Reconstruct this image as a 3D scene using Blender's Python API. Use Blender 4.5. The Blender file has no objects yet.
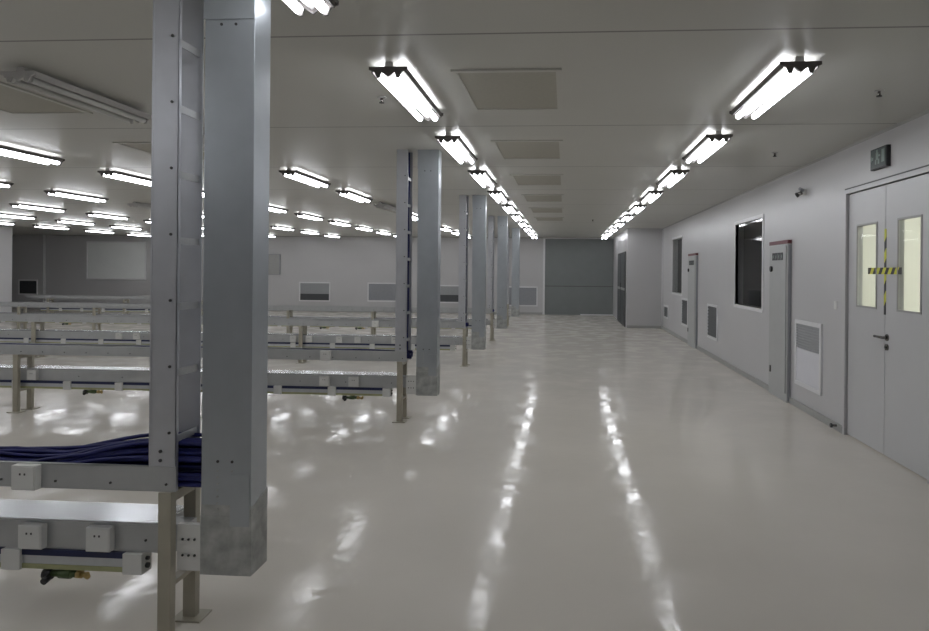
import bpy, bmesh, math, random
from mathutils import Vector, Matrix
random.seed(7)
S = bpy.context.scene
COL = S.collection

# ------------------------------------------------------------------ materials
def mat(name, base, rough=.5, metal=0., noise=0., nscale=6., bump=0., bscale=30., spec=.5, coat=0., emit=None, estr=0.):
    m = bpy.data.materials.new(name); m.use_nodes = True
    nt = m.node_tree; b = nt.nodes['Principled BSDF']
    b.inputs['Base Color'].default_value = (*base, 1)
    b.inputs['Roughness'].default_value = rough
    b.inputs['Metallic'].default_value = metal
    b.inputs['Specular IOR Level'].default_value = spec
    b.inputs['Coat Weight'].default_value = coat
    tc = nt.nodes.new('ShaderNodeTexCoord')
    if noise:
        n = nt.nodes.new('ShaderNodeTexNoise'); n.inputs['Scale'].default_value = nscale; n.inputs['Detail'].default_value = 5
        nt.links.new(tc.outputs['Object'], n.inputs['Vector'])
        r = nt.nodes.new('ShaderNodeValToRGB')
        r.color_ramp.elements[0].position = .3; r.color_ramp.elements[1].position = .7
        r.color_ramp.elements[0].color = (*[max(0, c*(1-noise)) for c in base], 1)
        r.color_ramp.elements[1].color = (*[min(1, c*(1+noise)) for c in base], 1)
        nt.links.new(n.outputs['Fac'], r.inputs['Fac']); nt.links.new(r.outputs['Color'], b.inputs['Base Color'])
    if bump:
        n2 = nt.nodes.new('ShaderNodeTexNoise'); n2.inputs['Scale'].default_value = bscale; n2.inputs['Detail'].default_value = 3
        nt.links.new(tc.outputs['Object'], n2.inputs['Vector'])
        bp = nt.nodes.new('ShaderNodeBump'); bp.inputs['Strength'].default_value = bump; bp.inputs['Distance'].default_value = .01
        nt.links.new(n2.outputs['Fac'], bp.inputs['Height']); nt.links.new(bp.outputs['Normal'], b.inputs['Normal'])
    if emit:
        b.inputs['Emission Color'].default_value = (*emit, 1); b.inputs['Emission Strength'].default_value = estr
    return m

M = {}
M['floor'] = mat('epoxy_floor', (.64, .605, .55), .10, 0, .04, .8, .13, 8, .065, 0)
M['wall'] = mat('coated_wall_panel', (.51, .505, .51), .32, 0, .015, 1.5, .02, 1.2)
M['ceil'] = mat('coated_ceiling_panel', (.50, .495, .455), .36, 0, .015, 1.)
M['dark_wall'] = mat('dark_grey_end_wall', (.20, .215, .215), .35, 0, .03, 3)
M['galv'] = mat('galvanised_steel', (.43, .46, .49), .36, .8, .035, 9, .02, 30)
M['galv_dull'] = mat('dull_galvanised_steel', (.42, .43, .42), .48, .55, .30, 13, .05, 30)
M['rail'] = mat('grey_steel_rail', (.46, .47, .475), .42, .45, .05, 9)
M['stile'] = mat('zinc_ladder_rail', (.52, .53, .56), .38, .6, .05, 9)
M['duct'] = mat('smooth_steel_duct', (.56, .58, .61), .2, .7, .05, 7)
M['leg'] = mat('beige_painted_steel', (.40, .375, .305), .45, .3, .06, 9)
M['plastic'] = mat('white_plastic', (.66, .66, .64), .4, 0, .02, 9)
M['navy'] = mat('navy_cable', (.005, .008, .10), .55, 0, .15, 30)
M['cable_white'] = mat('grey_cable', (.45, .47, .55), .4, 0, .05, 30)
M['blue_stripe'] = mat('blue_stripe', (.012, .018, .07), .4, 0, .05, 20)
M['alu'] = mat('brushed_aluminium', (.55, .57, .60), .3, .7, .04, 20)
M['lime'] = mat('yellow_green_strip', (.36, .37, .20), .45, 0, .08, 15)
M['brass'] = mat('brass', (.45, .33, .13), .35, .8, .08, 20)
M['green'] = mat('green_valve', (.07, .11, .04), .4, 0, .1, 30)
M['black'] = mat('black_plastic', (.02, .02, .022), .45, 0, .05, 20)
M['bolt'] = mat('dark_bolt', (.06, .06, .06), .5, .3, .05, 30)
M['tube'] = mat('lit_tube', (.9, .9, .9), .4, 0, 0, 1, 0, 1, .5, 0, (.93, .95, 1.), 11.)
M['tube_off'] = mat('unlit_tube', (.62, .62, .60), .35, 0, .02, 9)
M['fixture'] = mat('white_fixture_metal', (.50, .49, .48), .4, .1, .02, 9)
M['fixture_edge'] = mat('grey_end_plate', (.12, .11, .105), .5, .1, .04, 9)
M['hatch'] = mat('filter_panel', (.40, .385, .33), .6, 0, .04, 40)
M['frame_white'] = mat('white_frame', (.70, .70, .71), .35, 0, .02, 9)
M['grille'] = mat('grey_grille', (.30, .31, .33), .5, .2, .05, 20)
M['grille_dark'] = mat('dark_grille', (.07, .075, .08), .5, .2, .05, 20)
M['cabinet'] = mat('grey_cabinet_paint', (.41, .42, .415), .35, 0, .03, 6)
M['maroon'] = mat('maroon_strip', (.13, .035, .04), .45, 0, .05, 12)
M['base'] = mat('grey_skirting', (.34, .34, .33), .4, 0, .03, 9)
M['door'] = mat('door_paint', (.50, .50, .505), .3, 0, .015, 4)
M['seam'] = mat('dark_gap', (.09, .09, .09), .6, 0, .02, 9)
M['steel'] = mat('dark_chrome', (.22, .21, .20), .25, .9, .04, 9)
M['yellow'] = mat('yellow_tape', (.62, .62, .05), .45, 0, .03, 15)
M['sign'] = mat('dark_green_sign', (.025, .045, .04), .3, 0, .05, 20)
M['sign_mark'] = mat('pale_green_mark', (.20, .26, .23), .4, 0, .05, 20)
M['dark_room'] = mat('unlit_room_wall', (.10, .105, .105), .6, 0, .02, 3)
M['bright_room'] = mat('cream_room_wall', (.76, .76, .70), .5, 0, .02, 3)
M['lamp_panel'] = mat('lit_panel', (.9, .9, .85), .5, 0, 0, 1, 0, 1, .5, 0, (1., .995, .93), 13.)

def glass(name, tint, gloss=.12):
    m = bpy.data.materials.new(name); m.use_nodes = True; nt = m.node_tree; nt.nodes.clear()
    o = nt.nodes.new('ShaderNodeOutputMaterial'); mx = nt.nodes.new('ShaderNodeMixShader')
    t = nt.nodes.new('ShaderNodeBsdfTransparent'); t.inputs['Color'].default_value = (*tint, 1)
    g = nt.nodes.new('ShaderNodeBsdfGlossy'); g.inputs['Roughness'].default_value = .05
    lw = nt.nodes.new('ShaderNodeLayerWeight'); lw.inputs['Blend'].default_value = gloss
    ge = nt.nodes.new('ShaderNodeNewGeometry'); sb = nt.nodes.new('ShaderNodeMath'); sb.operation = 'SUBTRACT'; sb.use_clamp = True
    nt.links.new(lw.outputs['Fresnel'], sb.inputs[0]); nt.links.new(ge.outputs['Backfacing'], sb.inputs[1])   # the rear face of a pane adds no second mirror
    nt.links.new(sb.outputs[0], mx.inputs['Fac']); nt.links.new(t.outputs[0], mx.inputs[1]); nt.links.new(g.outputs[0], mx.inputs[2])
    nt.links.new(mx.outputs[0], o.inputs['Surface']); return m
M['glass'] = glass('clear_glass', (.92, .94, .93))
M['glass_grey'] = glass('grey_glass', (.7, .72, .72), .2)

# the epoxy is unevenly polished: patches of sharper and duller gloss
def floor_gloss(m):
    nt = m.node_tree; b = nt.nodes['Principled BSDF']; tc = nt.nodes.new('ShaderNodeTexCoord')
    n = nt.nodes.new('ShaderNodeTexNoise'); n.inputs['Scale'].default_value = 2.6; n.inputs['Detail'].default_value = 4
    mr = nt.nodes.new('ShaderNodeMapRange'); mr.inputs['From Min'].default_value = .42; mr.inputs['From Max'].default_value = .6
    mr.inputs['To Min'].default_value = .05; mr.inputs['To Max'].default_value = .20
    nt.links.new(tc.outputs['Object'], n.inputs['Vector']); nt.links.new(n.outputs['Fac'], mr.inputs['Value']); nt.links.new(mr.outputs['Result'], b.inputs['Roughness'])
floor_gloss(M['floor'])

# ceiling panels: joints every 2.24 m across the hall, finer long joints
def ceiling_joints(m):
    nt = m.node_tree; b = nt.nodes['Principled BSDF']
    geo = nt.nodes.new('ShaderNodeNewGeometry'); sp = nt.nodes.new('ShaderNodeSeparateXYZ')
    nt.links.new(geo.outputs['Position'], sp.inputs[0])
    def ma(op, a, v):
        n = nt.nodes.new('ShaderNodeMath'); n.operation = op
        nt.links.new(a, n.inputs[0])
        if v is not None: n.inputs[1].default_value = v
        return n.outputs[0]
    a = ma('ADD', sp.outputs['Y'], -3.515 + 1.12 + 2.24*8)
    a = ma('MODULO', a, 2.24); a = ma('SUBTRACT', a, 1.12); a = ma('ABSOLUTE', a, None); a = ma('LESS_THAN', a, .010)
    mix = nt.nodes.new('ShaderNodeMix'); mix.data_type = 'RGBA'
    src = b.inputs['Base Color'].links[0].from_socket
    nt.links.new(a, mix.inputs['Factor']); nt.links.new(src, mix.inputs['A'])
    mix.inputs['B'].default_value = (.17, .165, .15, 1)
    nt.links.new(mix.outputs['Result'], b.inputs['Base Color'])
ceiling_joints(M['ceil'])

# ------------------------------------------------------------------ mesh helpers
class MB:
    def __init__(s): s.bm = bmesh.new(); s.mats = []
    def mi(s, m):
        if m not in s.mats: s.mats.append(m)
        return s.mats.index(m)
    def box(s, a, b, m, bev=0.):
        c = [(a[i]+b[i])/2 for i in range(3)]; d = [abs(b[i]-a[i]) for i in range(3)]
        r = bmesh.ops.create_cube(s.bm, size=1, matrix=Matrix.Translation(c) @ Matrix.Diagonal((*d, 1)))
        vs = r['verts']; k = s.mi(m)
        fs = {f for v in vs for f in v.link_faces}
        for f in fs: f.material_index = k
        if bev:
            es = list({e for v in vs for e in v.link_edges})
            r2 = bmesh.ops.bevel(s.bm, geom=es, offset=bev, segments=2, profile=.7, affect='EDGES')
            for f in r2['faces']: f.material_index = k
        return s
    def cyl(s, p, q, r, m, seg=12, r2=None):
        p = Vector(p); q = Vector(q); d = q-p
        rot = d.to_track_quat('Z', 'Y').to_matrix().to_4x4()
        g = bmesh.ops.create_cone(s.bm, cap_ends=True, segments=seg, radius1=r, radius2=r if r2 is None else r2, depth=d.length,
                                  matrix=Matrix.Translation((p+q)/2) @ rot)
        k = s.mi(m)
        for f in {f for v in g['verts'] for f in v.link_faces}:
            f.material_index = k
            if len(f.verts) == 4: f.smooth = True
        return s
    def tube(s, pts, r, m, seg=6):
        pts = [Vector(p) for p in pts]; k = s.mi(m); rings = []
        for i, p in enumerate(pts):
            t = (pts[min(i+1, len(pts)-1)] - pts[max(i-1, 0)]).normalized()
            up = Vector((0, 0, 1)) if abs(t.z) < .9 else Vector((0, 1, 0))
            u = t.cross(up).normalized(); w = u.cross(t)
            rings.append([s.bm.verts.new(p + r*(math.cos(a)*u + math.sin(a)*w)) for a in [2*math.pi*j/seg for j in range(seg)]])
        for a, b in zip(rings, rings[1:]):
            for j in range(seg):
                f = s.bm.faces.new((a[j], a[(j+1) % seg], b[(j+1) % seg], b[j])); f.material_index = k; f.smooth = True
        for e, rev in ((rings[0], 0), (rings[-1], 1)):
            f = s.bm.faces.new(e if rev else e[::-1]); f.material_index = k
        return s
    def prism(s, prof, a, b, axis, m):
        # profile of (u, v) extruded between a and b along an axis
        k = s.mi(m)
        def P(u, v, t): return {'x': (t, u, v), 'y': (u, t, v), 'z': (u, v, t)}[axis]
        A = [s.bm.verts.new(P(u, v, a)) for u, v in prof]; B = [s.bm.verts.new(P(u, v, b)) for u, v in prof]
        n = len(prof)
        fs = [s.bm.faces.new((A[i], A[(i+1) % n], B[(i+1) % n], B[i])) for i in range(n)]
        fs += [s.bm.faces.new(A[::-1]), s.bm.faces.new(B)]
        for f in fs: f.material_index = k
        return s
    def build(s, name, parent=None, **kw):
        bmesh.ops.recalc_face_normals(s.bm, faces=s.bm.faces)
        me = bpy.data.meshes.new(name); s.bm.to_mesh(me); s.bm.free()
        for m in s.mats: me.materials.append(M[m])
        o = bpy.data.objects.new(name, me); COL.objects.link(o); o.parent = parent
        for k, v in kw.items(): o[k] = v
        return o

def thing(name, label, cat, loc=(0, 0, 0), group=None):
    o = bpy.data.objects.new(name, None); COL.objects.link(o); o.location = loc; o.empty_display_size = .1
    o['label'] = label; o['category'] = cat
    if group: o['group'] = group
    return o
def tag(o, label, cat, group=None):
    o['label'] = label; o['category'] = cat
    if group: o['group'] = group
    return o
def dup(root, loc, label, group=None):
    r = root.copy(); COL.objects.link(r); r.location = loc; r['label'] = label
    if group: r['group'] = group
    for ch in list(root.children):
        c = ch.copy(); COL.objects.link(c); c.parent = r
        for g in ch.children:
            d = g.copy(); COL.objects.link(d); d.parent = c
    return r
def struct(name, mb): return mb.build(name, None, kind='structure')

# ------------------------------------------------------------------ room shell
H = 2.7; XR = 2.63; XL = -16.5; YB = 24.6; YF = -4.0; T = .12
struct('floor', MB().box((-22.2, YF-.1, -.1), (6.5, YB+.2, 0), 'floor'))
struct('ceiling', MB().box((-22.2, YF-.1, H), (6.5, YB+.2, H+.1), 'ceil'))
DY0, DY1, DH = 5.25, 6.76, 2.25
W1 = (9.56, 11.05, 1.03, 2.25); W2 = (15.98, 17.38, 1.03, 2.31)
w = MB()
def wseg(y0, y1, z0, z1): w.box((XR, y0, z0), (XR+T, y1, z1), 'wall')
wseg(YF, DY0, 0, H); wseg(DY0, DY1, DH, H); wseg(DY1, W1[0], 0, H)
wseg(W1[0], W1[1], 0, W1[2]); wseg(W1[0], W1[1], W1[3], H); wseg(W1[1], W2[0], 0, H)
wseg(W2[0], W2[1], 0, W2[2]); wseg(W2[0], W2[1], W2[3], H); wseg(W2[1], YB, 0, H)
struct('wall_right', w)
struct('wall_back', MB().box((-22.1, YB, 0), (-.77, YB+.12, H), 'wall').box((1.78, YB, 0), (XR+T, YB+.12, H), 'wall').box((-.77, YB, 2.66), (1.78, YB+.12, H), 'wall'))
struct('wall_front', MB().box((XL-.12, YF-.12, 0), (XR+T, YF, H), 'wall'))
struct('wall_left', MB().box((XL-.12, YF, 0), (XL, 19.8, H), 'wall', .02))
struct('wall_left_recess', MB().box((-22.2, 19.8, 0), (XL-.12, 19.92, H), 'wall').box((-22.2, 19.92, 0), (-22.08, YB, H), 'wall'))
struct('wall_left_pier', MB().box((-22.0, 24.48, 0), (-19.2, YB, H), 'wall'))
# far end projecting block on the right and darker grey end wall section
struct('wall_right_block', MB().box((1.68, 19.15, 0), (XR, YB, H), 'wall'))
d = MB()
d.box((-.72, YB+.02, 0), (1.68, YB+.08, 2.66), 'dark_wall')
d.box((-.77, YB-.02, 0), (-.70, YB+.08, 2.66), 'frame_white')
for z in (1.0,): d.box((-.70, YB+.012, z-.01), (1.68, YB+.02, z+.01), 'seam')
d.box((.55, YB-.06, 0), (1.68, YB+.02, .03), 'frame_white')  # pale strip added to stand for the bright floor reflection at the wall foot
struct('wall_back_dark', d)
d = MB()
d.box((1.645, 19.5, 0), (1.68, 22.1, 2.08), 'seam')
for a, b in ((19.62, 20.78), (20.86, 22.0)):
    d.box((1.635, a, .05), (1.65, b, 1.0), 'grille_dark'); d.box((1.635, a, 1.08), (1.65, b, 2.02), 'grille_dark')
d.box((1.63, 19.5, 1.0), (1.652, 22.1, 1.07), 'base')
d.box((1.62, 20.74, 1.0), (1.64, 20.78, 1.2), 'steel')
struct('door_4', d)
# skirting
def skirt(name, a, b): struct(name, MB().box(a, b, 'base', .004))
skirt('baseboard_right', (XR-.018, YF, 0), (XR, DY0-.03, .07))
skirt('baseboard_right_far', (XR-.018, DY1+.04, 0), (XR, 19.15, .07))
skirt('baseboard_back', (-22, YB-.018, 0), (-.78, YB, .07))
skirt('baseboard_left', (XL, YF, 0), (XL+.018, 19.8, .07))
skirt('baseboard_block', (1.68, 19.132, 0), (XR, 19.15, .07))
struct('trim_1', MB().prism([(XR, H), (XR-.02, H), (XR, H-.02)], YF, 19.15, 'y', 'base'))
struct('trim_2', MB().prism([(YB, H), (YB-.02, H), (YB, H-.02)], -22, -.78, 'x', 'base'))
struct('trim_3', MB().cyl((XR-.012, 19.12, 0), (XR-.012, 19.12, H-.04), .02, 'frame_white'))
# rooms behind the wall on the right
r = MB()
for a, b in (((XR+T, 4.6, 0), (5.2, 4.7, H)), ((XR+T, 7.9, 0), (5.2, 8.0, H)), ((5.1, 4.7, 0), (5.2, 7.9, H))): r.box(a, b, 'bright_room')
struct('wall_side_room', r)
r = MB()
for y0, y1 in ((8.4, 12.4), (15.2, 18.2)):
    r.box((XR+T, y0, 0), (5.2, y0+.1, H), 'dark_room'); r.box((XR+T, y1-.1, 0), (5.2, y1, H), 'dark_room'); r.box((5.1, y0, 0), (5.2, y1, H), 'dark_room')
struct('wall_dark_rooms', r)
lp = thing('room_lamp', 'bright flat ceiling lamp in the side room behind the double door', 'lamp', (4.1, 6.1, H))
MB().box((-.35, -.7, -.05), (.35, .7, 0), 'fixture', .005).build('frame', lp)
MB().box((-.32, -.67, -.06), (.32, .67, -.0505), 'lamp_panel').build('diffuser', lp)

# windows in the right wall
def window(n, W, gl):
    y0, y1, z0, z1 = W; f = .05
    m = MB()
    for a, b in (((XR-.012, y0-f, z0-f), (XR+T, y1+f, z0)), ((XR-.012, y0-f, z1), (XR+T, y1+f, z1+f)),
                 ((XR-.012, y0-f, z0), (XR+T, y0, z1)), ((XR-.012, y1, z0), (XR+T, y1+f, z1))): m.box(a, b, 'frame_white', .003)
    o = struct('window_%d' % n, m)
    MB().box((XR+.02, y0, z0), (XR+.028, y1, z1), gl).build('pane', o)
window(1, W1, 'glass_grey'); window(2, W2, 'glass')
# back wall window
m = MB()
x0, x1, z0, z1 = -17.55, -15.35, 1.12, 2.42
for a, b in (((x0-.05, YB-.03, z0-.05), (x1+.05, YB-.001, z0)), ((x0-.05, YB-.03, z1), (x1+.05, YB-.001, z1+.05)), ((x0-.05, YB-.03, z0), (x0, YB-.001, z1)), ((x1, YB-.03, z0), (x1+.05, YB-.001, z1))): m.box(a, b, 'frame_white', .003)
o = struct('window_3', m)
M['pane_pale'] = mat('pale_reflective_pane', (.80, .82, .81), .25, 0, .02, 2)
MB().box((x0, YB-.015, z0), (x1, YB-.002, z1), 'pane_pale').build('pane', o)

# double door
fr = MB()
fr.box((XR-.015, DY0-.05, 0), (XR+T, DY0, DH+.04), 'door', .003).box((XR-.015, DY1, 0), (XR+T, DY1+.04, DH+.04), 'door', .003)
fr.box((XR-.015, DY0, DH), (XR+T, DY1, DH+.04), 'door', .003)
# dark joint round the frame
fr.box((XR-.004, DY1+.04, 0), (XR+.01, DY1+.055, DH+.055), 'seam').box((XR-.004, DY0-.06, DH+.04), (XR+.01, DY1+.055, DH+.055), 'seam')
fr.box((XR+.01, DY0, 0), (XR+.02, DY0+.006, DH), 'seam')
fd = struct('door_1', fr)
mid = (DY0+DY1)/2
def leaf(y0, y1, wy0, wy1, wz0=1.22, wz1=1.94):
    m = MB(); xa, xb = XR+.015, XR+.06
    m.box((xa, y0, .012), (xb, y1, wz0), 'door').box((xa, y0, wz1), (xb, y1, DH-.005), 'door')
    m.box((xa, y0, wz0), (xb, wy0, wz1), 'door').box((xa, wy1, wz0), (xb, y1, wz1), 'door')
    o = m.build('door_leaf', fd)
    q = MB(); g = .012
    for a, b in (((xa-.006, wy0-g, wz0-g), (xa, wy1+g, wz0+.004)), ((xa-.006, wy0-g, wz1-.004), (xa, wy1+g, wz1+g)),
                 ((xa-.006, wy0-g, wz0), (xa, wy0+.004, wz1)), ((xa-.006, wy1-.004, wz0), (xa, wy1+g, wz1))): q.box(a, b, 'base')
    q.build('window_frame', o)
    MB().box((xa+.012, wy0, wz0), (xa+.02, wy1, wz1), 'glass').build('pane', o)
    return o
leaf(mid+.004, DY1-.004, 6.17, 6.56); ln = leaf(DY0+.004, mid-.004, 5.42, 5.78)
hd = MB(); hx = XR+.015
hd.cyl((hx, mid-.05, .985), (hx-.045, mid-.05, .985), .011, 'steel').cyl((hx-.045, mid-.055, .985), (hx-.045, mid+.09, .985), .011, 'steel')
hd.cyl((hx, mid-.05, .985), (hx-.01, mid-.05, .985), .028, 'steel', 20)
hd.build('door_handle', fd)
MB().cyl((hx, mid-.05, .905), (hx-.014, mid-.05, .905), .026, 'steel', 20).cyl((hx-.014, mid-.05, .905), (hx-.022, mid-.05, .905), .01, 'black', 12).build('door_lock', fd)
def tape(horiz):
    m = MB(); x = hx-.003
    if horiz: a0, a1, b0, b1 = 5.72, 6.33, 1.505, 1.560
    else: a0, a1, b0, b1 = 1.17, 1.88, mid-.017, mid+.017
    W = b1-b0; n = int((a1-a0)/(.055 if horiz else .085)); st = (a1-a0)/n
    k = m.bm
    def quad(pts, mt, dx):
        if horiz: P = [(x-dx, u, v) for u, v in pts]
        else: P = [(x-dx, v, u) for u, v in pts]
        Q = [(xx+.003, y, z) for xx, y, z in P]
        A = [k.verts.new(p) for p in P]; B = [k.verts.new(p) for p in Q]; i_ = m.mi(mt)
        L = len(A)
        for f in [k.faces.new(A), k.faces.new(B[::-1])] + [k.faces.new((A[i], B[i], B[(i+1) % L], A[(i+1) % L])) for i in range(L)]: f.material_index = i_
    for i in range(n):
        s0 = a0+i*st; sk = 0 if i == 0 else -.02; e = 0 if i == n-1 else -.02
        quad([(s0+(0 if i == 0 else .02), b0), (s0+st+(0 if i == n-1 else .02), b0), (s0+st+e, b1), (s0+sk, b1)], 'yellow' if i % 2 else 'black', 0 if not horiz else .001)
    return m
tag(tape(True).build('hazard_tape'), 'horizontal strip of yellow and black hazard tape across the double door', 'tape')
tag(tape(False).build('hazard_tape'), 'vertical strip of yellow and black hazard tape down the joint of the double door', 'tape')

# exit sign above the door
sg = thing('exit_sign', 'small dark green exit sign box on the wall above the double door', 'sign', (XR, 6.04, 2.385))
MB().box((-.035, -.15, 0), (0, .15, .175), 'black', .004).build('casing', sg)
p = MB().box((-.038, -.138, .012), (-.0355, .138, .165), 'sign')
p.build('sign_face', sg)
q = MB(); x = -.0405
q.cyl((x+.002, .015, .146), (x, .015, .146), .014, 'sign_mark', 12)
q.box((x, -.01, .075), (x+.002, .035, .135), 'sign_mark').box((x, -.03, .04), (x+.002, .0, .08), 'sign_mark').box((x, .025, .04), (x+.002, .05, .08), 'sign_mark').box((x, -.045, .1), (x+.002, -.005, .115), 'sign_mark')
MB().box((x, -.12, .045), (x+.002, -.07, .15), 'sign_mark').build('doorway_mark', sg)
MB().prism([(.085, .105), (.085, .08), (.115, .08), (.115, .065), (.14, .0925), (.115, .12), (.115, .105)], x, x+.002, 'x', 'sign_mark').build('arrow_mark', sg)
q.build('running_figure', sg)
# emergency lamp
el = thing('wall_detector', 'small dark wall-mounted fitting high on the right wall left of the exit sign', 'detector', (XR, 7.92, 2.38))
MB().box((-.03, -.03, -.01), (0, .03, .05), 'plastic', .004).build('base', el)
MB().cyl((-.03, 0, .02), (-.07, .03, .0), .022, 'steel', 14).cyl((-.07, .03, 0), (-.085, .04, -.01), .028, 'bolt', 14).build('head', el)
MB().cyl((-.03, -.02, .04), (-.075, -.045, .055), .018, 'grille', 14).build('head', el)

# wall grilles
def grille(name, label, face, u0, u1, z0, z1, split, top, low, group=None, nsl=9):
    """grille on the right wall (face 'R') or back wall (face 'B'); upper louvres and a lower panel"""
    g = thing(name, label, 'grille', (XR, (u0+u1)/2, z0) if face == 'R' else ((u0+u1)/2, YB, z0), group)
    hw = (u1-u0)/2; h = z1-z0
    def bx(mb, ua, ub, za, zb, d0, d1, mt, bev=0):
        if face == 'R': mb.box((-d1, ua, za), (-d0, ub, zb), mt, bev)
        else: mb.box((ua, -d1, za), (ub, -d0, zb), mt, bev)
    f = .045; m = MB()
    bx(m, -hw, hw, 0, f, 0, .02, 'frame_white', .003); bx(m, -hw, hw, h-f, h, 0, .02, 'frame_white', .003)
    bx(m, -hw, -hw+f, f, h-f, 0, .02, 'frame_white', .003); bx(m, hw-f, hw, f, h-f, 0, .02, 'frame_white', .003)
    m.build('frame', g)
    zs = f + (h-2*f)*(1-split)
    m = MB(); bx(m, -hw+f, hw-f, zs, h-f, 0, .004, top)
    n = nsl
    for i in range(n):
        z = zs + (h-f-zs)*(i+.3)/n
        bx(m, -hw+f, hw-f, z, z+(h-f-zs)/n*.4, .004, .014, top)
    m.build('louvres', g)
    if split < 1:
        m = MB(); bx(m, -hw+f, hw-f, f, zs-.003, 0, .012, low); m.build('lower_panel', g)
    return g
M['grille_mid'] = mat('mid_grey_louvre', (.36, .37, .38), .45, .2, .04, 20)
M['grille_white'] = mat('white_panel', (.68, .68, .72), .4, 0, .02, 9)
grille('wall_grille', 'white framed grille beside the double door with louvres above a plain panel', 'R', 7.36, 8.17, .26, .99, .42, 'grille_mid', 'grille_white')
M['grille_slot'] = mat('charcoal_louvre', (.11, .115, .12), .5, .2, .05, 20)
grille('wall_grille', 'dark louvred grille low on the right wall just beyond the large dark window', 'R', 12.25, 13.1, .33, .95, 1, 'grille_slot', None, 'dark grilles low on the right wall')
grille('wall_grille', 'dark louvred grille low on the right wall just beyond the slim far cabinet', 'R', 15.15, 15.95, .34, .95, 1, 'grille_slot', None, 'dark grilles low on the right wall')
grille('wall_grille', 'smallest and farthest dark grille at the end of the right wall', 'R', 18.0, 18.75, .32, .66, 1, 'grille_slot', None, 'dark grilles low on the right wall')
grille('wall_grille', 'back wall grille with grey louvres above a dark band, left of the second column', 'B', -9.55, -8.40, .36, 1.06, .62, 'grille_mid', 'grille_dark')
grille('wall_grille', 'evenly grey back wall grille just left of the second column', 'B', -7.04, -5.95, .38, 1.06, 1, 'grille', None)
grille('wall_grille', 'back wall grille with dark lower band seen between the second and third columns', 'B', -4.55, -3.45, .36, 1.0, .55, 'grille_mid', 'grille_dark')
grille('wall_grille', 'wide dark grey back wall grille beside the dark grey end wall', 'B', -2.0, -.95, .28, .98, 1, 'grille', None)
g = grille('wall_grille', 'almost black grille on the wall at far left of the hall', 'B', -20.15, -19.4, .48, 1.04, 1, 'grille_dark', None)
g.location.y = 24.48

tb = tag(MB().box((-10.75, YB-.06, 1.3), (-10.25, YB, 2.05), 'grille', .006).box((-10.73, YB-.065, 1.32), (-10.27, YB-.06, 2.03), 'base', .002).build('wall_box'),
         'grey flat box on the back wall peeping out behind the nearest column', 'box')

# cabinets against the right wall
def cabinet(y0, y1, h, label, marks=4):
    dp = .045; c = thing('electrical_cabinet', label, 'cabinet', (XR, (y0+y1)/2, 0), 'tall cabinets against the right wall'); hw = (y1-y0)/2
    MB().box((-dp, -hw, 0), (-.001, hw, h-.045), 'cabinet', .004).build('body', c)
    MB().box((-dp-.006, -hw-.006, h-.045), (-.001, hw+.006, h), 'maroon', .003).build('top_strip', c)
    d = MB().box((-dp-.012, -hw+.035, .1), (-dp-.0005, hw-.035, h-.06), 'cabinet', .003).build('door', c)
    MB().box((-dp-.025, hw-.14, .28), (-dp-.012, hw-.11, .36), 'steel', .003).build('handle', d)
    m = MB(); n = marks
    for i in range(n):
        a = -hw+.14 + i*(2*hw-.28)/n; b = a + (2*hw-.28)/n*.82; x = -dp-.0125
        m.box((x-.004, a, h-.235), (x, b, h-.145), 'black')
        m.box((x-.005, a+.03, h-.205), (x-.004, a+.045, h-.17), 'sign_mark')
        m.box((x-.005, b-.04, h-.22), (x-.004, b-.03, h-.18), 'sign_mark')
    m.build('label_plate', d)
    MB().cyl((-dp-.012, hw-.14, h-.34), (-dp-.035, hw-.14, h-.34), .035, 'black', 18).build('knob', d)
    MB().box((-dp+.005, -hw-.004, .02), (-.004, -hw, h-.06), 'grille').build('side_panel', c)
    return c
cabinet(8.36, 9.08, 1.90, 'tall grey cabinet with maroon top beside the large dark window, nearest cabinet on the right')
cabinet(14.1, 14.95, 1.90, 'slimmer looking far cabinet on the right wall between two dark grilles')
# left wall fire box
fb = thing('fire_cabinet', 'dark maroon cabinet on the left wall at the picture edge', 'cabinet', (XL+.002, 18.5, 0))
MB().box((0, -.5, 0), (.18, .5, 1.85), 'maroon', .006).build('body', fb)
MB().box((.18, -.45, .05), (.19, .45, 1.8), 'black', .002).build('door', fb)

# small wall details
tag(MB().cyl((XR, 6.93, .05), (XR-.06, 6.93, .05), .012, 'steel').cyl((XR-.06, 6.93, .05), (XR-.075, 6.93, .05), .022, 'black').build('door_stop'), 'small dark door stop at the foot of the door frame', 'door stop')
tag(MB().box((XR-.008, 6.98, 1.16), (XR, 7.05, 1.24), 'plastic', .002).build('wall_switch'), 'small white switch on the wall left of the double door', 'switch')

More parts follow.
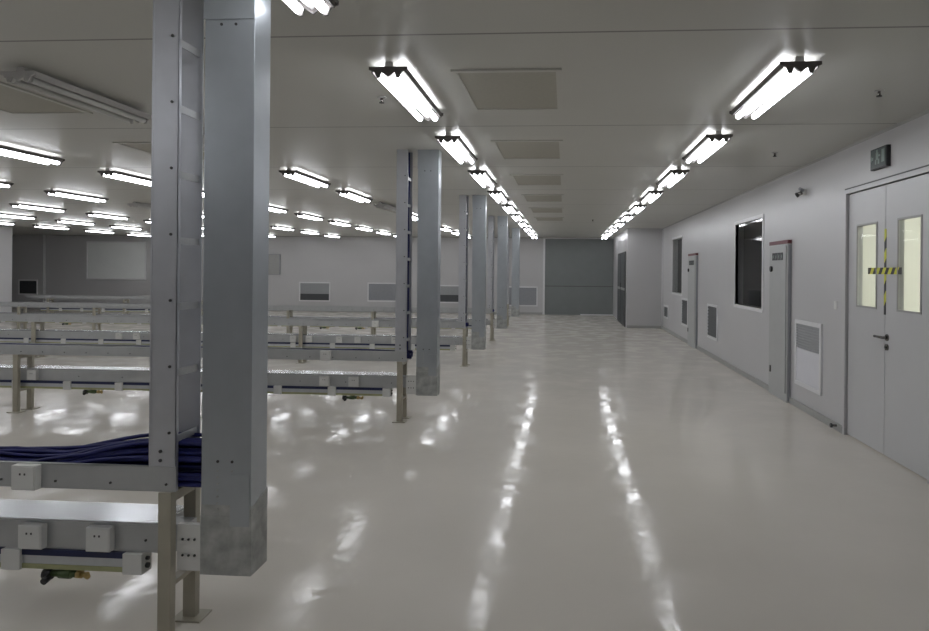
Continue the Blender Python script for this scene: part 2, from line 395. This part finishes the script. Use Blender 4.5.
# ------------------------------------------------------------------ ceiling fittings
LX = [1.28, -1.02, -3.26, -5.50, -7.78, -10.05, -12.3, -14.5]
LY = [3.87 + 2.04*k for k in range(10)]
def make_light(lit):
    t = thing('ceiling_light', '', 'light', (0, 0, H))
    L = 1.17; z = -.06
    MB().prism([(-.022, -.001), (-.03, z+.004), (0, z-.018), (.03, z+.004), (.022, -.001)], .01, L-.01, 'y', 'fixture').build('spine', t)
    for s in (-1, 1):
        MB().box((s*.092, 0, z-.008), (s*.099, L, z+.03), 'fixture_edge' if lit else 'fixture').build('side_rim', t)
        MB().cyl((s*.056, .02, z-.018), (s*.056, L-.02, z-.018), .02, 'tube' if lit else 'tube_off', 10).build('tube', t)
    for y in (-.012, L):
        m = MB().prism([(-.112, z+.026), (-.112, z+.008), (-.08, z-.004), (-.064, z-.038), (-.048, z-.038), (-.038, z-.006), (0, z-.032), (.038, z-.006), (.048, z-.038), (.064, z-.038), (.08, z-.004), (.112, z+.008), (.112, z+.026)], y, y+.012, 'y', 'fixture_edge' if lit else 'fixture')
        m.build('end_plate', t)
    return t
LP = make_light(True); LO = make_light(False); used = [False, False]
ORD = ['first', 'second', 'third', 'fourth', 'fifth', 'sixth', 'seventh', 'eighth', 'ninth', 'tenth', 'eleventh', 'twelfth']
ROWN = ['in the row nearest the right wall', 'in the row along the columns', 'third row from the right', 'fourth row from the right', 'fifth row from the right', 'sixth row from the right', 'seventh row from the right', 'leftmost row']
OFF = {(2, 0), (2, 4), (2, 1), (4, 4)}
for i, x in enumerate(LX):
    for k in range(-2, 10):
        y = 3.95 + 2.04*k
        if (i, k) == (0, -1): continue
        off = (i, k) in OFF
        if i <= 1: pos = ('behind the camera' if k < -1 else 'cut by the picture top' if k < 0 else ORD[k] + ' whole one')
        else: pos = ('farthest one' if k == 9 else ORD[9-k] + ' from the back wall')
        lb = ('unlit' if off else 'lit') + ' twin-tube ceiling light, ' + ROWN[i] + ', ' + pos
        P = LO if off else LP
        xx = x-.08 if (i, k) == (1, -1) else x; y -= .12 if (i, k) == (1, -1) else 0
        if not used[off]: P.location = (xx, y, H); P['label'] = lb; P['group'] = 'twin-tube ceiling lights'; used[off] = True
        else: dup(P, (xx, y, H), lb, 'twin-tube ceiling lights')
# filter hatches between the light rows
def make_hatch():
    t = thing('ceiling_hatch', '', 'hatch', (0, 0, H))
    m = MB(); W, L, f = .66, 1.03, .035
    for a, b in (((-W/2, 0, -.012), (W/2, f, 0)), ((-W/2, L-f, -.012), (W/2, L, 0)), ((-W/2, f, -.012), (-W/2+f, L-f, 0)), ((W/2-f, f, -.012), (W/2, L-f, 0))): m.box(a, b, 'ceil')
    m.build('frame', t)
    m = MB().box((-W/2+f, f, -.006), (W/2-f, L-f, 0), 'hatch').build('panel', t)
    return t
HP = make_hatch(); first = True
for hx_, who in ((-.36, 'over the aisle'), (-3.98, 'left of the nearest column')):
    for k in range(6 if hx_ > -1 else 2):
        lb = 'olive grey filter panel in the ceiling ' + who + ', ' + ORD[k] + ' from camera'
        loc = (hx_, 4.13 + 2.24*k, H)
        if first: HP.location = loc; HP['label'] = lb; HP['group'] = 'ceiling filter panels'; first = False
        else: dup(HP, loc, lb, 'ceiling filter panels')
def sprinkler():
    t = thing('sprinkler_head', '', 'sprinkler', (0, 0, H))
    MB().cyl((0, 0, -.006), (0, 0, 0), .032, 'fixture', 16).build('rosette', t)
    MB().cyl((0, 0, -.035), (0, 0, -.006), .009, 'steel', 10).cyl((0, 0, -.04), (0, 0, -.034), .018, 'bolt', 12).build('head', t)
    return t
SP = sprinkler(); first = True
for x, y, lb in ((-1.28, 4.78, 'beside the nearest whole light over the column line'), (2.03, 4.72, 'near the right wall ahead of the exit sign'), (2.06, 7.1, 'near the right wall level with the third light'),
                 (.62, 16.0, 'far down the aisle'), (-5.1, 9.2, 'beyond the nearest column on its left')):
    if first: SP.location = (x, y, H); SP['label'] = 'small dark sprinkler head in the ceiling ' + lb; first = False
    else: dup(SP, (x, y, H), 'small dark sprinkler head in the ceiling ' + lb)

# ------------------------------------------------------------------ production rows
Y0 = 2.74; PITCH = 4.12
RN = ['nearest', 'second', 'third', 'fourth', 'fifth']
XE = -15.6       # rows run nearly to the left wall
ladder = trunk = None
def make_ladder(navy):
    t = thing('cable_ladder', '', 'cable ladder', (-1.562, 0, .598))
    hh = H-.598
    for y, nm in ((-.02, 0), (.145, 1)):
        # C channel rails
        m = MB().box((-.11, y, 0), (.012*nm, y+.004, hh), 'stile').box((-.11, y, 0), (-.107, y+.02, hh), 'stile').box((-.003, y, 0), (0, y+.02, hh), 'stile')
        m.box((-.112, y-.0015, 0), (-.104, y, hh), 'stile')
        m.build('rail', t)
    n = 8; z = .223
    for i in range(n):
        zz = .2155+i*.2675
        if zz > hh-.04: break
        MB().box((-.006, -.016, zz-.017), (-.002, .145, zz-.012), 'rail').box((-.004, -.016, zz-.017), (0, .145, zz+.012), 'rail').build('rung', t)
        MB().cyl((-.026, -.0215, zz+.022), (-.026, -.026, zz+.022), .006, 'bolt', 8).build('bolt', t)
    for zz in (.125, .162):
        MB().cyl((-.062, -.0215, zz), (-.062, -.026, zz), .007, 'bolt', 8).build('bolt', t)
    return t
def make_trunk():
    t = thing('trunking_column', '', 'trunking', (-1.36, 0, .26))
    hh = H-.26; a, b = -.104, .104
    MB().box((a, 0, .28), (b, .15, hh), 'galv', .003).build('body', t)
    m = MB().box((a-.002, -.002, 0), (b+.003, .153, .24), 'galv_dull', .003)
    m.prism([(-.002, .24), (.153, .24), (.153, .315), (-.002, .27)], b-.02, b+.003, 'x', 'galv_dull')
    m.box((a, 0, .24), (b-.001, .15, .285), 'galv_dull')
    m.build('end_cap', t)
    MB().box((b-.085, -.005, .2), (b-.005, 0, .41), 'galv', .001).build('patch_plate', t)
    m = MB()
    for x in (-.035, .025):
        for i in range(8): m.cyl((x, 0, .24+i*.026), (x, -.004, .24+i*.026), .004, 'galv_dull', 8)
        m.cyl((x, 0, .46), (x, -.003, .46), .006, 'bolt', 8)
        m.cyl((x, 0, 2.23), (x, -.003, 2.23), .006, 'bolt', 8); m.cyl((x, 0, 2.29), (x, -.004, 2.29), .007, 'alu', 8)
    m.build('rivets', t)
    MB().box((a-.004, -.005, 2.25), (b+.001, .0, hh), 'galv', .001).build('splice_plate', t)
    m = MB().box((-.205, .002, .012), (a+.01, .03, .20), 'plastic', .002)
    m.build('bracket', t)
    for z in (.075, .14):
        for x in (-.18, -.155, -.13): MB().cyl((x, .002, z), (x, -.003, z), .005, 'bolt', 8).build('bracket_bolt', t)
    return t
def make_tray(X0=-1.557):
    t = thing('cable_tray', '', 'cable tray', (X0, 0, .598)); L = XE-X0
    for y, s in ((-.024, 1), (.17, -1)):
        m = MB().box((L, y, 0), (0 if s > 0 else -.1, y+.004, .1), 'rail')
        m.box((L, y, .096), (-.113 if s > 0 else -.1, y+.02*s, .1), 'rail').box((L, y, 0), (-.113 if s > 0 else -.1, y+.02*s, .004), 'rail')
        m.build('side_rail', t)
    n = int(-L/.35)
    for i in range(n):
        x = -.3+i*(L+.4)/n
        MB().box((x-.015, -.02, .012), (x+.015, .17, .022), 'rail').build('rung', t)
    m = MB()
    for i in range(60):
        x = -.04-i*.235
        if x > L: m.cyl((x, -.024, .03), (x, -.029, .03), .005, 'bolt', 8)
    m.build('bolts', t)
    return t
def make_duct(legs, X0=-1.66):
    t = thing('metal_duct', '', 'duct', (X0, 0, .3235)); L = XE-X0
    ls = sorted([l-X0 for l in legs if l < X0-.05], reverse=True)
    m = MB().box((L, .04, 0), (0, .1465, .118), 'rail'); k = MB().box((L, .036, .1185), (0, .1465, .126), 'duct')
    e = [0] + [q for l in ls for q in (l+.035, l-.037)] + [L]
    for a, b in zip(e[::2], e[1::2]):
        m.box((b, .1465, 0), (a, .25, .118), 'rail'); k.box((b, .1465, .1185), (a, .254, .126), 'duct')
    m.build('body', t); k.build('lid', t)
    MB().box((0, .05, .005), (.10, .1465, .115), 'rail', .002).build('coupling', t)
    m = MB()
    for i in range(30):
        x = -.06-i*.47
        if x > L: m.cyl((x, .04, .05), (x, .035, .05), .005, 'bolt', 8)
    m.build('bolts', t)
    return t
def make_rack(pitch, X0=-1.725):
    t = thing('pipe_manifold', '', 'manifold', (X0, 0, .237)); n = int((XE-X0)/-pitch)
    bl = .083
    def blk(x, p):
        b = MB().box((x-bl, .018, 0), (x, .09, .085), 'plastic', .003).build('end_block', p)
        return b
    for i in range(n):
        x = -i*pitch
        b = blk(x, t)
        MB().box((x-pitch, .034, .018), (x-bl, .085, .084), 'alu', .002).build('profile', t)
        MB().box((x-pitch, .03, .060), (x-bl, .034, .076), 'blue_stripe').box((x-pitch, .03, .076), (x-bl, .05, .0855), 'blue_stripe').build('blue_stripe', t)
        MB().box((x-pitch, .03, .004), (x-bl, .08, .024), 'lime', .002).build('lower_strip', t)
    MB().cyl((.001, .05, .03), (.012, .05, .03), .011, 'bolt', 12).cyl((.001, .05, .06), (.012, .05, .06), .008, 'bolt', 12).build('end_plug', t)
    return t
def make_frame():
    t = thing('support_frame', '', 'support', (-1.57, 0, 0))
    for y0, y1, zt in ((-.04, .0, .598), (.15, .19, .598)):
        x0 = -.03
        m = MB().box((x0, y0, .008), (x0+.054, y1, zt), 'leg', .003)
        m.build('post', t)
        MB().box((x0-.035, y0-.035, 0), (x0+.093, y1+.035, .008), 'leg', .002).build('foot_plate', t)
    MB().box((-.02, 0, .555), (.02, .15, .595), 'leg').build('crossbar', t)
    MB().box((-.02, 0, .212), (.02, .15, .230), 'leg').build('crossbar', t)
    return t
def make_valve():
    t = thing('ball_valve', '', 'valve', (0, 0, .237))
    MB().cyl((-.075, .05, -.02), (.06, .05, -.02), .014, 'green', 12).cyl((-.03, .05, -.02), (.02, .05, -.02), .02, 'green', 14).build('body', t)
    MB().cyl((-.10, .05, -.024), (-.065, .05, -.024), .022, 'black', 14).cyl((-.066, .03, -.03), (-.066, .0, -.036), .014, 'black', 12).build('knob', t)
    MB().tube([(.045, .05, -.02), (.075, .05, -.02), (.095, .045, -.028), (.105, .03, -.02), (.108, .02, -.004)], .011, 'brass', 8).cyl((.045, .05, -.02), (.065, .05, -.02), .018, 'brass', 6).build('fitting', t)
    MB().cyl((0, .05, -.006), (0, .05, .004), .008, 'brass', 8).build('stem', t)
    return t
def make_box():
    t = thing('socket_box', '', 'socket', (0, 0, 0))
    MB().box((-.052, -.035, 0), (.052, 0, .1), 'plastic', .004).build('housing', t)
    MB().box((-.047, -.038, .005), (.047, -.0352, .095), 'plastic', .002).build('cover', t)
    MB().box((-.014, -.040, .062), (-.008, -.038, .07), 'bolt').box((.006, -.040, .062), (.012, -.038, .07), 'bolt').build('pin_holes', t)
    return t
def bundle(y, row):
    m = MB(); n = 46 if row == 0 else 14
    for i in range(n):
        a = random.uniform(.012, .155); z0 = .632+random.random()*(.075 if row == 0 else .05 if row == 1 else .03); ph = random.uniform(0, 6)
        pts = []; L = XE if row else -8
        ns = 44 if row == 0 else 26
        for j in range(ns+1):
            u = j/ns; u = 1-(1-u)**2 if row == 0 else u
            x = L+(-1.53-L)*u if row else L+(-1.468-L)*u
            k = max(0, min(1, (x+2.4)/.75)); k = k*k*(3-2*k)
            zz = z0 + .012*math.sin(x*4+ph)+.008*math.sin(x*9+2*ph)
            if row == 0:
                tz = .612+.185*(i+.5)/n
                zz = zz*(1-k)+tz*k
            yy = y + min(.158, max(.01, a + .02*math.sin(x*2.3+ph)))
            pts.append((x, yy, zz))
        m.tube(pts, .0085 if row == 0 else .009, 'cable_white' if (row == 0 and i in (31, 12)) else 'navy', 5)
    o = m.build('cable_bundle'); return o
def drop(y, row):
    m = MB(); n = 6
    for i in range(n):
        x = -1.60+.022*(i+.5)/n; ph = random.uniform(0, 6)
        pts = [(x+.003*math.sin(j*1.3+ph), y+.01+.02*i+.012+.006*math.sin(j*.8+ph), .64+(H-.65)*j/16) for j in range(17)]
        m.tube(pts, .009, 'navy', 5)
    return m.build('vertical_cables')
LEGS = [[-1.592, -4.2], [-1.62, -3.6, -5.64, -7.9], [-1.57, -4.22, -6.5, -8.75], [-1.57, -4.2, -6.1, -8.3, -10.6, -12.4], [-1.57, -10.3, -12.6, -14.9]]
VAL = [[-2.07], [-2.12, -4.86], [-2.1, -4.9], [-4.5, -5.3, -8.6, -11.3], []]
LOW = [[-2.20, -1.905], [-2.4, -2.1, -5.5], [-2.7, -3.3, -3.6, -4.1, -4.36, -7.0, -7.3], [-2.3, -3.2, -5.0, -7.2], []]
UPP = [[-2.18], [-2.37], [-3.0], [], []]
proto = {}
def place(key, maker, loc, label, group):
    if key not in proto:
        t = maker(); proto[key] = t; t.location = loc; t['label'] = label; t['group'] = group; return t
    return dup(proto[key], loc, label, group)
for r_ in range(5):
    y = Y0+PITCH*r_; rn = RN[r_]
    TX, DX, RX = (-1.557, -1.66, -1.725) if r_ < 4 else (-9.8, -9.9, -9.965)
    place('ladder', lambda: make_ladder(0), (-1.562, y, .598), 'vertical steel cable ladder with rungs on the left of the %s grey column' % rn, 'vertical cable ladders')
    place('trunk', make_trunk, (-1.36, y, .26), {0: 'large galvanised trunking column in the left foreground with riveted foot', }.get(r_, 'galvanised trunking column hanging at the aisle end of the %s row' % rn), 'galvanised trunking columns')
    place('tray' + str(r_ > 3), lambda: make_tray(TX), (TX, y, .598), 'horizontal steel cable tray of the %s row running left from its column' % rn, 'horizontal cable trays')
    place('duct%d' % r_, lambda: make_duct(LEGS[r_], DX), (DX, y, .3235), 'shiny topped metal duct under the cable tray of the %s row' % rn, 'metal ducts under the trays')
    pt = .53 if r_ < 1 else (.56 if r_ == 1 else .65)
    place('rack%.2f' % pt + str(r_ > 3), lambda: make_rack(pt, RX), (RX, y, .237), 'silver pipe manifold with blue stripe and white blocks under the %s row' % rn, 'pipe manifolds under the ducts')
    for i, x in enumerate(LEGS[r_]):
        place('leg', make_frame, (x, y, 0), ('beige steel support frame at the aisle end of the %s row' % rn) if i == 0 else 'beige steel support frame of the %s row, %s from the aisle' % (rn, ORD[i]), 'beige support frames')
    for i, x in enumerate(VAL[r_]):
        place('valve', make_valve, (x, y, .237), ('green and brass valve hanging under the %s row' % rn) + ('' if len(VAL[r_]) == 1 else ', %s from the aisle' % ORD[i]), 'valves under the manifolds')
    for i, x in enumerate(sorted(LOW[r_], reverse=True)):
        place('box', make_box, (x, y+.038, .332), 'white socket box on the duct face of the %s row, %s from the aisle' % (rn, ORD[i]), 'white socket boxes')
    for i, x in enumerate(UPP[r_]):
        place('box', make_box, (x, y-.0245, .596), 'white socket box on the upper tray rail of the %s row' % rn + ('' if len(UPP[r_]) == 1 else ', %s from the aisle' % ORD[i]), 'white socket boxes')
    if r_ < 4: tag(bundle(y, r_), 'dark navy cables lying in the cable tray of the %s row' % rn, 'cables', 'navy cables in the trays')
    if r_ > 0: tag(drop(y, r_), 'dark navy cables climbing the ladder of the %s column' % rn, 'cables', 'navy cables in the ladders')

# ------------------------------------------------------------------ world, camera
wd = bpy.data.worlds.new('world'); S.world = wd; wd.use_nodes = True
wd.node_tree.nodes['Background'].inputs['Color'].default_value = (.5, .52, .55, 1)
wd.node_tree.nodes['Background'].inputs['Strength'].default_value = .05
cd = bpy.data.cameras.new('camera'); cam = bpy.data.objects.new('camera', cd); COL.objects.link(cam); S.camera = cam
F = 700.; cd.sensor_width = 36; cd.lens = F/929*36; cd.clip_start = .05; cd.clip_end = 100
th = math.atan(51.4/700); roll = .009
cam.matrix_world = Matrix.Translation((0, 0, 1.5)) @ Matrix.Rotation(th, 4, 'Z') @ Matrix.Rotation(math.pi/2, 4, 'X') @ Matrix.Rotation(roll, 4, 'Z')
cd.shift_x = (464.5-513.6)/929; cd.shift_y = (271.5-315.5)/929
S.view_settings.view_transform = 'Standard'; S.view_settings.look = 'None'; S.view_settings.gamma = 1
S.view_settings.exposure = 0.35; S.view_settings.use_curve_mapping = False
S.cycles.max_bounces = 8; S.cycles.diffuse_bounces = 5; S.cycles.glossy_bounces = 4; S.cycles.transparent_max_bounces = 8
S.cycles.use_denoising = True; S.cycles.sample_clamp_indirect = 6
